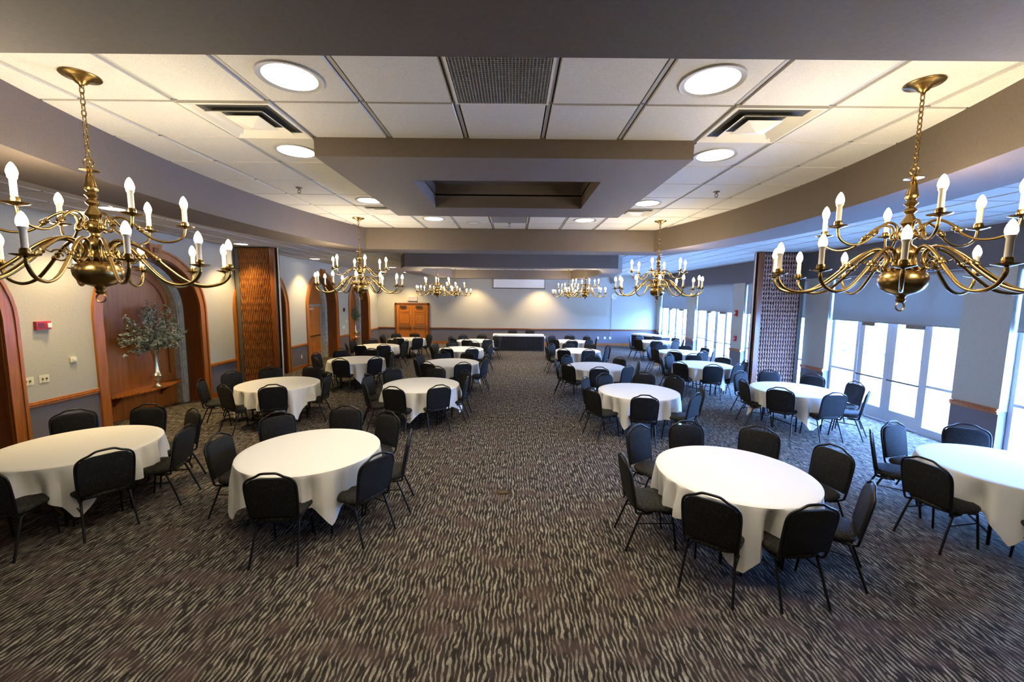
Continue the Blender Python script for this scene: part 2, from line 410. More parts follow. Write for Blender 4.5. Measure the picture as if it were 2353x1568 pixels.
# ------------------------------------------------------------------ arches of the left wall
ARCH_L = ['arched wooden niche at the left edge of the photo beside the fire alarm', 'arched wooden niche holding the leafy vase near the front tables',
          'arched wooden recess half hidden behind the folded brown partition', 'arched wooden recess framing the side exit door', 'arched wooden niche nearest the back wall with a small vase']
def barrel(cy, r, x0, x1, z0=0, n=24):
    p = [(cy-r, z0)]+arch_pts(cy, r, n)+[(cy+r, z0)]; mb = MB()
    for a, b in zip(p, p[1:]): mb.add([(x0,*a),(x0,*b),(x1,*b),(x1,*a)], [(0,1,2,3)])
    return mb
def arch_band(cy, r0, r1, x0, x1, z0=0, n=24):
    pi_ = [(cy-r0, z0)]+arch_pts(cy, r0, n)+[(cy+r0, z0)]; po = [(cy-r1, z0)]+arch_pts(cy, r1, n)+[(cy+r1, z0)]; mb = MB(); m_ = len(pi_)
    vs = [(x0,*p) for p in pi_]+[(x0,*p) for p in po]+[(x1,*p) for p in pi_]+[(x1,*p) for p in po]; fs = []
    for i in range(m_-1):
        j = i+1; fs += [(i,j,m_+j,m_+i),(2*m_+i,3*m_+i,3*m_+j,2*m_+j),(i,2*m_+i,2*m_+j,j),(m_+i,m_+j,3*m_+j,3*m_+i)]
    return mb.add(vs, fs)
WD, PD = .36, .52                                   # depth of wood reveal, full depth of niche
for k, cy in enumerate(ARCHES):
    t = thing('arched_niche', ARCH_L[k], 'arch', (LX, cy, 0), 0, 'arches of the left wall')
    def P(mb, name, m_, sm=False):
        o = mb.build(name, m_, t, sm); o.location = (-LX, -cy, 0); return o
    P(arch_band(cy, AO-.012, AR, LX, LX+.035), 'casing', 'cherry')
    P(arch_band(cy, AR-.035, AR+.008, LX+.034, LX+.052), 'casing_bead', 'cherry')
    P(arch_band(cy, AO-.03, AO, LX-WD, LX), 'reveal', 'cherry_dark')
    P(arch_band(cy, AO-.16, AO-.03, LX-WD-.02, LX-WD), 'inner_lip', 'plaster')
    P(arch_band(cy, AO-.19, AO-.16, LX-PD, LX-WD-.02), 'plaster_lining', 'plaster', True)
    P(MB().prism([(cy-AO, 0)]+arch_pts(cy, AO)+[(cy+AO, 0)], 'x', LX-PD-.04, LX-PD), 'back_panel', 'cherry')
    ks = P(MB().prism([(cy-.10, 3.28), (cy+.10, 3.28), (cy+.15, 3.56), (cy-.15, 3.56)], 'x', LX, LX+.085), 'keystone', 'cherry')
    o = boxo('keystone_block', 'cherry_dark', LX+.085, LX+.10, cy-.06, cy+.06, 3.38, 3.49, ks); 
    if k in (0, 1, 2, 4):
        P(arch_band(cy, AO-.36, AO-.33, LX-PD, LX-PD+.018, .75), 'panel_moulding', 'cherry_dark')
    if k in (1, 4):
        top = [(cy-1.02, LX-PD)]+[(cy-1.02+2.04*i/16, LX-PD+.10+.24*math.sin(PI*i/16)) for i in range(17)]+[(cy+1.02, LX-PD)]
        sh = MB().prism([(b, a) for a, b in top], 'z', .515, .57); P(sh, 'shelf', 'cherry')
        edge = MB()
        for i in range(33):
            yy = cy-1.0+2.0*i/32; xx = LX-PD+.10+.24*math.sin(PI*(i/32)); edge.box(xx-.004, xx+.018, yy-.022, yy+.022, .523, .562)
        tag(P(edge, 'shelf_carving', 'oak'), kind='stuff')
        for s in (-.55, .55):
            P(MB().prism([(LX-PD, .515), (LX-PD+.20, .515), (LX-PD+.17, .45), (LX-PD+.04, .36), (LX-PD, .30)], 'y', cy+s-.025, cy+s+.025), 'shelf_bracket', 'cherry_dark')
# the exit door standing in the fourth arch
cy = ARCHES[3]
d3 = sroot('door_1'); XD = LX-PD
for a, b in ((cy-.80, cy-.71), (cy+.71, cy+.80)): boxo('door_frame', 'grey_box', XD, XD+.07, a, b, 0, 2.2, d3)
boxo('door_frame', 'grey_box', XD, XD+.07, cy-.80, cy+.80, 2.13, 2.22, d3)
lf = boxo('door_leaf', 'oak', XD, XD+.045, cy-.71, cy+.71, .01, 2.13, d3)
boxo('push_bar', 'brass', XD+.07, XD+.11, cy-.6, cy+.6, .95, 1.0, lf); boxo('door_closer', 'chrome', XD+.045, XD+.11, cy-.25, cy+.12, 2.0, 2.09, lf)
boxo('hinge_stile', 'cherry', XD+.045, XD+.055, cy-.02, cy+.02, .01, 2.13, lf)

# ------------------------------------------------------------------ double door in the back wall
d4 = sroot('door_2'); Y0 = BY
for a, b in ((-6.45, -6.36), (-4.67, -4.58)): boxo('door_frame', 'cherry_dark', a, b, Y0-.06, Y0, 0, 2.21, d4)
boxo('door_frame', 'cherry_dark', -6.45, -4.58, Y0-.06, Y0, 2.12, 2.21, d4)
for s, (a, b) in enumerate(((-6.36, -5.52), (-5.51, -4.67))):
    lf = boxo('door_leaf', 'oak', a, b, Y0-.045, Y0, .01, 2.12, d4)
    for z0, z1 in ((1.70, 1.98), (1.05, 1.62), (.2, .84)):
        f0, f1 = a+.13, b-.13
        boxo('panel_groove', 'cherry_dark', f0, f1, Y0-.0465, Y0-.045, z0, z1, lf); boxo('door_panel', 'oak', f0+.02, f1-.02, Y0-.055, Y0-.0465, z0+.02, z1-.02, lf)
    boxo('push_bar', 'closer', a+.10, b-.06, Y0-.11, Y0-.07, .93, .98, lf)
    boxo('door_closer', 'chrome', a+.2, a+.55, Y0-.12, Y0-.05, 2.0, 2.07, lf)
    boxo('pull_plate', 'chrome', (b-.11 if s == 0 else a+.05), (b-.05 if s == 0 else a+.11), Y0-.065, Y0-.045, .80, .90, lf)

# ------------------------------------------------------------------ glazed door bays of the window wall
def bay(k, a, b):
    root = sroot('door_%d' % (k+3))
    fx0, fx1 = DX-.05, DX+.05; mb = MB()
    w = b-a; s0, s1 = a+w*.21, b-w*.25
    HZ = 2.26
    for yy in (a+.03, s0, s1, b-.03): mb.box(fx0, fx1, yy-.035, yy+.035, 0, SHT)
    mb.box(fx0-.003, fx1+.003, a, b, HZ-.04, HZ+.04); mb.box(fx0-.003, fx1+.003, a, b, SHT-.06, SHT+.02); mb.box(fx0-.02, fx1+.02, a, b, -.02, .025)
    for p, q in ((a, s0), (s1, b)): mb.box(fx0-.003, fx1+.003, p, q, .92, .97); mb.box(fx0-.003, fx1+.003, p, q, 0, .14)
    mb.build('door_frame', 'white_frame', root)
    for p, q in ((a+.06, s0-.035), (s1+.035, b-.06)):
        boxo('sidelight_pane', 'glass', DX-.006, DX+.006, p, q, .97, HZ-.04, root); boxo('sidelight_pane', 'glass', DX-.006, DX+.006, p, q, .14, .92, root)
    boxo('transom_pane', 'glass', DX-.006, DX+.006, a+.06, b-.06, HZ+.04, SHT-.06, root)
    mid = (s0+s1)/2
    for p, q, hs in ((s0+.037, mid-.003, 1), (mid+.003, s1-.037, -1)):
        lm = MB(); x0, x1 = DX-.025, DX+.025
        for c, d in ((p, p+.11), (q-.11, q)): lm.box(x0, x1, c, d, .28, HZ-.17)
        lm.box(x0, x1, p, q, .03, .28); lm.box(x0, x1, p, q, HZ-.17, HZ-.045)
        lf = lm.build('door_leaf', 'white_frame', root)
        boxo('door_pane', 'glass', DX-.006, DX+.006, p+.11, q-.11, .28, HZ-.17, lf)
        boxo('push_bar', 'closer', x0-.075, x0-.045, p+.05, q-.05, .90, .935, lf)
        hinge = p if hs > 0 else q
        c0, c1 = (hinge+.10, hinge+.42) if hs > 0 else (hinge-.42, hinge-.10)
        boxo('door_closer', 'closer', x0-.07, x0, c0, c1, 2.02, 2.10, lf)
    return root
for k, (a, b) in enumerate(BAYS):
    bay(k, a, b)
SH = ['closest the back wall', 'second from the back wall', 'behind the folded partition', 'behind the right front chandelier', 'at the right edge of the photo']
for k, (a, b) in enumerate(BAYS):
    t = thing('roller_shade', 'grey roller shade half lowered over the glass doors '+SH[k], 'roller shade', (RX+.09, a, SHT), 0, 'roller shades over the glass doors')
    boxo('shade_cloth', 'shade', -.002, .002, .03, b-a-.03, SHB-SHT, -.05, t); boxo('hem_bar', 'grey_box', -.008, .008, .03, b-a-.03, SHB-SHT-.025, SHB-SHT, t)
    o = MB().tube([(0,.02,-.04),(0,b-a-.02,-.04)], .03).build('roller', 'grey_box', t, True)
# daylight portals: they only help the renderer find the glazed openings
for a, b in BAYS:
    l = bpy.data.lights.new('bay_portal', 'AREA'); l.shape = 'RECTANGLE'; l.size = SHT; l.size_y = b-a; l.cycles.is_portal = True
    o = bpy.data.objects.new('bay_portal', l); COL.objects.link(o); o.location = (DX+.12, (a+b)/2, SHT/2); o.rotation_euler = (0, PI/2, 0)

# ------------------------------------------------------------------ outside: patio, balustrade, planting
struct(boxo('patio', 'patio', RX+.25, 40, -20, 45, -.25, -.04))
rl = thing('balustrade', 'curly iron balustrade between white piers beyond the patio', 'balustrade', (14, 0, 0))
boxo('kerb_wall', 'outdoor_white', -.12, .12, 2, 34, -.05, .42, rl); boxo('top_rail', 'iron', -.02, .02, 2, 34, 1.17, 1.21, rl); boxo('bottom_rail', 'iron', -.02, .02, 2, 34, .50, .53, rl)
bal = MB()
for i in range(200):
    y = 2.1+.155*i; bal.tube([(0, y+.03*math.sin(PI*2*q/8), .52+.66*q/8) for q in range(9)], .010, 4, caps=False)
tag(bal.build('baluster', 'iron', rl), kind='stuff')
for y in (5.2, 9.2, 13.15, 15.65+.6, 20.2, 24.2, 28.2): 
    pr = boxo('pier', 'outdoor_white', -.32, .32, y-.32, y+.32, -.05, 1.32, rl); boxo('pier_cap', 'outdoor_white', -.38, .38, y-.38, y+.38, 1.32, 1.42, pr)
hd = MB()
bm = bmesh.new()
for i in range(14):
    g = bmesh.ops.create_icosphere(bm, subdivisions=4, radius=1)
    off = Vector((17.5+random.uniform(-.6, 1.6), 1.0+2.5*i, .9)); sc_ = Vector((1.9, 2.0, random.uniform(1.6, 2.9)))
    for v in g['verts']:
        n = v.co.normalized(); a_ = 1+.10*math.sin(n.x*9+i)*math.sin(n.y*8+1+i)*math.sin(n.z*7)+random.uniform(-.08, .08); v.co = off+Vector((n.x*sc_.x, n.y*sc_.y, n.z*sc_.z))*a_
me = bpy.data.meshes.new('hedge'); bm.to_mesh(me); bm.free(); me.materials.append(MAT['hedge'])
tag(inst('hedge', me), 'tall leafy green hedge beyond the patio balustrade', 'hedge', kind='stuff')
pb = thing('utility_box', 'pale square utility box outside the nearest glass door', 'utility box', (9.6, 6.9, -.04))
boxo('box_body', 'grey_box', -.42, .42, -.45, .45, 0, .34, pb); boxo('box_lid', 'outdoor_white', -.46, .46, -.49, .49, .34, .40, pb); boxo('raised_block', 'grey_box', .02, .40, -.40, .10, .40, .75, pb)

# ------------------------------------------------------------------ folded accordion partitions
def partition(x0, x1, edge_x, label, m_, n, per, phs):
    t = thing('folding_partition', label, 'partition', ((x0+x1)/2, 10.95, 0), 0, 'folded partitions beside the walls'); cx = (x0+x1)/2
    w = (x1-x0)/n; ms = []
    for ph in phs:                                # one woven rib: its width swells and narrows up the height
        nz = int(3.74/per*8); vs = []; fs = []; m5 = 6
        for q in range(nz+1):
            z = .04+3.74*q/nz; hw = w*.5*(.64+.26*math.sin(2*PI*z/per+ph)); bulge = .012*math.sin(2*PI*z/per+ph)
            for k in range(m5):
                a = PI*k/(m5-1); vs.append((w/2-hw*math.cos(a), -.06-(.030+bulge)*math.sin(a), z))
        for q in range(nz):
            for k in range(m5-1): fs.append((q*m5+k, q*m5+k+1, (q+1)*m5+k+1, (q+1)*m5+k))
        ms.append(MB().add(vs, fs).mesh('woven_rib', m_, True))
    for i in range(n): inst('woven_rib', ms[(i*7+i//3) % len(ms)], t, (x0-cx+w*i, 0, 0))
    boxo('folded_core', 'partition_core', x0-cx, x1-cx, -.055, .12, .04, 3.78, t)
    s = 1 if edge_x > cx else -1
    p0 = (edge_x-cx)
    boxo('lead_post', 'cherry_dark', min(p0, p0+s*.12), max(p0, p0+s*.12), -.12, .14, .03, 3.79, t)
    boxo('post_strip', 'black_metal', min(p0+s*.12, p0+s*.15), max(p0+s*.12, p0+s*.15), -.03, .05, .03, 3.79, t)
    boxo('latch_edge', 'white_plastic', min(p0+s*.15, p0+s*.165), max(p0+s*.15, p0+s*.165), -.01, .03, .03, 3.79, t)
    boxo('head_track', 'black_metal', x0-cx, x1-cx, -.06, .06, 3.78, 3.805, t)
    q0 = (x0 if s > 0 else x1)-cx
    boxo('wall_post', 'closer', min(q0, q0-s*.10), max(q0, q0-s*.10), -.10, .12, .03, 3.79, t)
    return t
partition(-7.23, -6.40, -6.40, 'orange-brown folded accordion partition against the left wall between two arches', 'accordion', 26, .30, (0, 1.3, 2.9, 4.1, 5.2))
partition(6.50, 7.50, 6.50, 'daylit pale striped folded accordion partition standing by the glass doors', 'accordion_daylit', 15, .115, (0, .5))

# ------------------------------------------------------------------ ceiling fixtures
def downlight(x, y, label, power, group, ang=120, rad=.17, c=DOWNC):
    t = thing('recessed_downlight', label, 'downlight', (x, y, CZ), 0, group)
    if 'trim' not in TM:
        TM['trim'] = MB().lathe([(rad,-.012),(rad+.008,-.018),(rad+.012,-.012),(rad+.012,-.006),(rad,-.006)], 32).mesh('trim_ring', 'grid', True)
        TM['lensm'] = MB().lathe([(rad,-.010),(rad*.8,-.013),(rad*.4,-.015),(.001,-.0155),(.001,-.006),(rad,-.006)], 32).mesh('lens', 'lens', True)
    inst('trim_ring', TM['trim'], t); inst('lens', TM['lensm'], t)
    if power: spot('downlight_lamp', (0,0,-.05), power, c, ang, .6, .12, t)
    return t
DL = {(-1.31,2.515): 'large round recessed downlight nearest the camera, left of the ceiling grille', (1.13,2.515): 'large round recessed downlight nearest the camera, right of the ceiling grille',
      (-1.31,6.785): 'round recessed downlight left of the far ceiling grille inside the near ring', (1.13,6.785): 'round recessed downlight right of the far ceiling grille inside the near ring',
      (-1.92,3.735): 'round recessed downlight left of the near corner of the dropped ceiling frame', (1.74,3.735): 'round recessed downlight right of the near corner of the dropped ceiling frame',
      (-1.92,5.565): 'round recessed downlight left of the far end of the dropped ceiling frame', (1.74,5.565): 'round recessed downlight right of the far end of the dropped ceiling frame'}
for p in DOWN: downlight(*p, DL[p], DOWN_W, 'downlights inside the near ceiling ring')
cx2, cy2 = RC[1]; n2 = 0
for sx in (-1.22, 1.22):
    for sy in (-2.135, -.915, .915, 2.135):
        side = 'left' if sx < 0 else 'right'; nm = {-2.135: 'nearest', -.915: 'second nearest', .915: 'third nearest', 2.135: 'farthest'}[sy]
        downlight(cx2+sx, cy2+sy, '%s recessed downlight on the %s side inside the far ceiling ring' % (nm, side), DOWN_W, 'downlights inside the far ceiling ring')
for x, y, l, p in ((-6.8, 6.55, 'recessed downlight washing the left wall above the fire alarm', 1), (-6.8, 10.35, 'recessed downlight washing the left wall beside the folded partition', 1.3),
                (-6.85, 14.25, 'recessed downlight making a warm scallop on the left wall', 1.5), (-6.8, 21.4, 'recessed downlight in the far left corner of the ceiling', 1.2),
                (-5.6, 21.5, 'recessed downlight above the wooden double door', 1.3), (-2.1, 21.5, 'recessed downlight washing the back wall left of the projection screen', 1.6), (1.4, 21.45, 'recessed downlight making a warm scallop under the projection screen', 2.4),
                (-6.0, 6.25, 'recessed downlight in the left aisle beside the near chandelier', .6), (-5.3, 18.0, 'recessed downlight in the left aisle ceiling toward the back', .8), (5.2, 18.0, 'recessed downlight in the right aisle ceiling toward the back', .5)):
    downlight(x, y, l, WALLWASH_W*p, 'downlights in the side aisles', 100, c=(1.0,.74,.36))
VL = ['square air diffuser left of the near corner of the dropped frame', 'square air diffuser right of the near corner of the dropped frame', 'square air diffuser left of the far end of the dropped frame', 'square air diffuser right of the far end of the dropped frame']
vm = []
for r0, r1, za, zb in ((.285,.225,-.014,.028), (.200,.135,-.022,.022)):
    mb = MB(); a_ = [(-r0,-r0),(r0,-r0),(r0,r0),(-r0,r0)]; b_ = [(-r1,-r1),(r1,-r1),(r1,r1),(-r1,r1)]
    mb.add([(*p, za) for p in a_]+[(*p, zb) for p in b_]+[(*p, za-.004) for p in a_]+[(*p, zb-.004) for p in b_],
           [(i, (i+1) % 4, 4+(i+1) % 4, 4+i) for i in range(4)]+[(8+i, 12+i, 12+(i+1) % 4, 8+(i+1) % 4) for i in range(4)]+[(i, 8+i, 8+(i+1) % 4, (i+1) % 4) for i in range(4)]+[(4+i, 4+(i+1) % 4, 12+(i+1) % 4, 12+i) for i in range(4)])
    vm.append(mb.mesh('louvre', 'vent'))
pyr = MB().add([(-.12,-.12,-.012),(.12,-.12,-.012),(.12,.12,-.012),(-.12,.12,-.012),(0,0,-.045),(-.12,-.12,-.008),(.12,-.12,-.008),(.12,.12,-.008),(-.12,.12,-.008)], [(0,1,4),(1,2,4),(2,3,4),(3,0,4),(5,6,7,8),(0,1,6,5),(1,2,7,6),(2,3,8,7),(3,0,5,8)]).mesh('centre_cone', 'vent')
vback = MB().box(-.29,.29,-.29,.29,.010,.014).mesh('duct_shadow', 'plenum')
for p, l in zip(VENT, VL):
    t = thing('air_diffuser', l, 'air vent', (p[0], p[1], CZ-.002), 0, 'square air diffusers')
    ring_prism([(-.285,-.285),(.285,-.285),(.285,.285),(-.285,.285)], [(-.30,-.30),(.30,-.30),(.30,.30),(-.30,.30)], -.016, .010).build('frame', 'vent', t)
    for me in vm: inst('louvre', me, t)
    inst('centre_cone', pyr, t, (0,0,-.008)); inst('duct_shadow', vback, t)
for p, l in zip(GRILLE, ('square egg-crate return grille at the front centre of the ceiling', 'square egg-crate return grille beyond the dropped ceiling frame')):
    t = thing('return_grille', l, 'air vent', (p[0], p[1], CZ-.002), 0, 'return air grilles')
    ring_prism([(-.285,-.285),(.285,-.285),(.285,.285),(-.285,.285)], [(-.30,-.30),(.30,-.30),(.30,.30),(-.30,.30)], -.014, .010).build('frame', 'vent', t)
    mb = MB()
    for i in range(30):
        u = -.285+.57*(i+.5)/30; mb.box(u-.0012, u+.0012, -.285, .285, -.012, .006); mb.box(-.285, .285, u-.0012, u+.0012, -.012, .006)
    tag(mb.build('lattice', 'grid', t), kind='stuff'); inst('duct_shadow', vback, t)
for (x, y), l in zip(((-2.53, 4.95), (2.35, 4.95), (-.09, 7.09)), ('fire sprinkler head left of the dropped ceiling frame', 'fire sprinkler head right of the dropped ceiling frame', 'fire sprinkler head on the tile beyond the far grille')):
    t = thing('sprinkler_head', l, 'sprinkler', (x, y, CZ-.008), 0, 'ceiling sprinklers')
    MB().lathe([(.035,0),(.035,-.008),(.012,-.012),(.010,-.03),(.001,-.03)], 12).build('escutcheon', 'closer', t, True)
    MB().tube([(-.015,0,-.025),(-.018,0,-.045),(0,0,-.06),(.018,0,-.045),(.015,0,-.025)], .004, 6).build('yoke', 'closer', t, True)
    MB().lathe([(.022,-.062),(.022,-.065),(.001,-.066)], 10).build('deflector', 'closer', t)
t = thing('ceiling_speaker', 'round grey speaker grille set in the tile beyond the dropped frame', 'speaker', (-.70, 7.09, CZ-.008))
MB().lathe([(.105,0),(.105,-.012),(.12,-.010),(.122,0)], 24).build('rim', 'grid', t, True); MB().lathe([(.104,0),(.104,-.008),(.05,-.012),(.001,-.013)], 24).build('grille_cloth', 'vent', t, True)

# ------------------------------------------------------------------ chandeliers
def smooth_path(pts, per=5):
    P = [Vector(p) for p in pts]; o = []
    for i in range(len(P)-1):
        p0, p1, p2, p3 = P[max(i-1, 0)], P[i], P[i+1], P[min(i+2, len(P)-1)]
        for q in range(per):
            t = q/per
            o.append(.5*((2*p1)+(p2-p0)*t+(2*p0-5*p1+4*p2-p3)*t*t+(3*p1-p0-3*p2+p3)*t**3))
    o.append(P[-1]); return o
def chandelier_meshes():
    G = {}
    G['canopy'] = MB().lathe([(.001,0),(.092,0),(.094,-.006),(.088,-.012),(.062,-.015),(.058,-.020),(.040,-.026),(.026,-.044),(.012,-.054),(.010,-.068),(.001,-.07)], 24).mesh('canopy', 'brass', True)
    G['link'] = MB().tube([(.011*math.cos(2*PI*k/12)*(1.0), 0, .021*math.sin(2*PI*k/12)) for k in range(12)], .0033, 6, True).mesh('chain_link', 'brass', True)
    G['hook'] = MB().tube([(.026*math.cos(2*PI*k/16), 0, .026*math.sin(2*PI*k/16)) for k in range(16)], .004, 6, True).mesh('hanging_loop', 'brass', True)
    # baluster stem, z absolute
    prof = [(.001,3.305),(.010,3.300),(.012,3.285),(.045,3.278),(.046,3.274),(.014,3.268),(.012,3.255),(.018,3.245),(.030,3.185),(.033,3.165),(.020,3.150),(.024,3.140),(.034,3.130),(.022,3.118),
            (.018,3.108),(.030,3.095),(.032,3.085),(.018,3.070),(.020,3.060),(.036,3.030),(.042,3.015),(.026,2.998),(.024,2.985),(.046,2.968),(.050,2.950),(.046,2.930),(.026,2.918),(.022,2.900),
            (.028,2.888),(.046,2.875),(.058,2.850),(.060,2.835),(.050,2.815),(.048,2.790),(.058,2.775),(.060,2.760),(.050,2.748),(.066,2.742),(.096,2.732),(.113,2.708),(.118,2.682),(.114,2.655),(.100,2.628),(.074,2.606),
            (.042,2.594),(.026,2.588),(.020,2.572),(.026,2.562),(.020,2.550),(.012,2.545),(.001,2.544)]
    G['stem'] = MB().lathe(prof, 28).mesh('stem', 'brass', True)
    G['ring'] = MB().tube([(.026*math.cos(2*PI*k/18), 0, .026*math.sin(2*PI*k/18)) for k in range(18)], .0045, 6, True).mesh('finial_ring', 'brass_old', True)
    lo = smooth_path([(.050,0,2.765),(.085,0,2.735),(.10,0,2.765),(.085,0,2.80),(.10,0,2.850),(.16,0,2.865),(.24,0,2.815),(.33,0,2.720),(.43,0,2.635),(.53,0,2.605),(.62,0,2.625),(.665,0,2.675),(.670,0,2.715)])
    G['arm_lo'] = MB().tube(lo, [.0095 if 12 < i < 58 else .008 for i in range(len(lo))], 8).mesh('arm', 'brass', True)
    up = smooth_path([(.044,0,2.940),(.068,0,2.925),(.078,0,2.945),(.068,0,2.968),(.08,0,3.005),(.125,0,3.018),(.18,0,2.985),(.23,0,2.925),(.29,0,2.890),(.36,0,2.890),(.415,0,2.925),(.430,0,2.985)])
    G['arm_up'] = MB().tube(up, .0072, 8).mesh('arm', 'brass', True)
    def scroll(cx, cz, r, s):
        return [(cx+s*r*(1-.75*k/22)*math.cos(.5+k*.42), 0, cz+r*(1-.75*k/22)*math.sin(.5+k*.42)) for k in range(23)]
    G['scroll'] = MB().tube(scroll(.155, 2.765, .040, 1), .005, 6).tube([(.19,0,2.785),(.215,0,2.80),(.225,0,2.775)], .004, 6).mesh('scroll_ornament', 'brass', True)
    G['collar'] = MB().lathe([(.012,-.02),(.016,-.012),(.012,-.004),(.017,.006),(.012,.02)], 10).mesh('collar', 'brass', True)
    G['pan'] = MB().lathe([(.001,0),(.010,.002),(.030,.008),(.050,.014),(.052,.017),(.030,.013),(.017,.014),(.020,.022),(.021,.032),(.018,.045),(.014,.046),(.001,.046)], 20).mesh('drip_pan', 'brass', True)
    G['sleeve'] = MB().lathe([(.001,.040),(.0135,.040),(.0135,.128),(.017,.133),(.020,.142),(.001,.143)], 12).mesh('candle_sleeve', 'candle', True)
    G['bulb'] = MB().lathe([(.001,.140),(.017,.143),(.0215,.157),(.021,.170),(.016,.188),(.008,.205),(.001,.212)], 14).mesh('bulb', 'bulb', True)
    return G
CH = chandelier_meshes()
def chandelier(x, y, label, rot=0):
    t = thing('chandelier', label, 'chandelier', (x, y, CZ-.008), 0, 'brass candle chandeliers'); dz = -(CZ-.008)
    inst('canopy', CH['canopy'], t)
    n = 14
    for i in range(n): inst('chain_link', CH['link'], t, (0, 0, -.082-.0317*i), (0, 0, (PI/2 if i % 2 else 0)+rot))
    inst('hanging_loop', CH['hook'], t, (0,0,dz+3.318), (0,0,rot))
    inst('stem', CH['stem'], t, (0,0,dz)); inst('finial_ring', CH['ring'], t, (0,0,dz+2.522), (0,0,rot))
    for k in range(12):
        a = 2*PI*(k+.5)/12+rot
        ar = inst('arm', CH['arm_lo'], t, (0,0,dz), (0,0,a))
        inst('drip_pan', CH['pan'], ar, (.670,0,2.708)); inst('candle_sleeve', CH['sleeve'], ar, (.670,0,2.708)); inst('bulb', CH['bulb'], ar, (.670,0,2.708))
        c = inst('collar', CH['collar'], ar, (.285,0,2.768), (0, -PI/4*1.1+PI, 0))
        if k % 2 == 0: inst('scroll_ornament', CH['scroll'], t, (0,0,dz), (0,0,a+PI/12))
    for k in range(6):
        a = 2*PI*k/6+(rot if rot < .1 else -.42)
        ar = inst('arm', CH['arm_up'], t, (0,0,dz), (0,0,a))
        inst('drip_pan', CH['pan'], ar, (.430,0,2.978)); inst('candle_sleeve', CH['sleeve'], ar, (.430,0,2.978)); inst('bulb', CH['bulb'], ar, (.430,0,2.978))
        inst('collar', CH['collar'], ar, (.205,0,2.955), (0, -PI/4*1.1+PI, 0))
    for k in range(3):                                  # the lamps themselves: light leaves from around the candle rings
        a = 2*PI*k/3+.5+rot
        point('candle_lamp', (.55*math.cos(a), .55*math.sin(a), dz+3.02), CHANDELIER_W/3, WARM, .10, t)
    return t
for x, y, l, r in ((-2.53, 2.515, 'large brass candle chandelier in the left foreground, cut by the photo edge', .17), (2.35, 2.515, 'large brass candle chandelier in the right foreground', .03),
                (-2.53, 6.785, 'brass candle chandelier in front of the exit door arch', .02), (2.35, 6.785, 'brass candle chandelier hanging right of the screen, before the far glass doors', -.03),
                (RC[1][0]-2.44, RC[1][1]-2.135, 'small-looking distant chandelier, nearer of the left pair before the back wall', .1), (RC[1][0]+2.44, RC[1][1]-2.135, 'small-looking distant chandelier, nearer of the right pair before the back wall', .25),
                (RC[1][0]-2.44, RC[1][1]+2.135, 'most distant chandelier of the left pair before the back wall', .15), (RC[1][0]+2.44, RC[1][1]+2.135, 'most distant chandelier of the right pair before the back wall', .05)):
    chandelier(x, y, l, r)

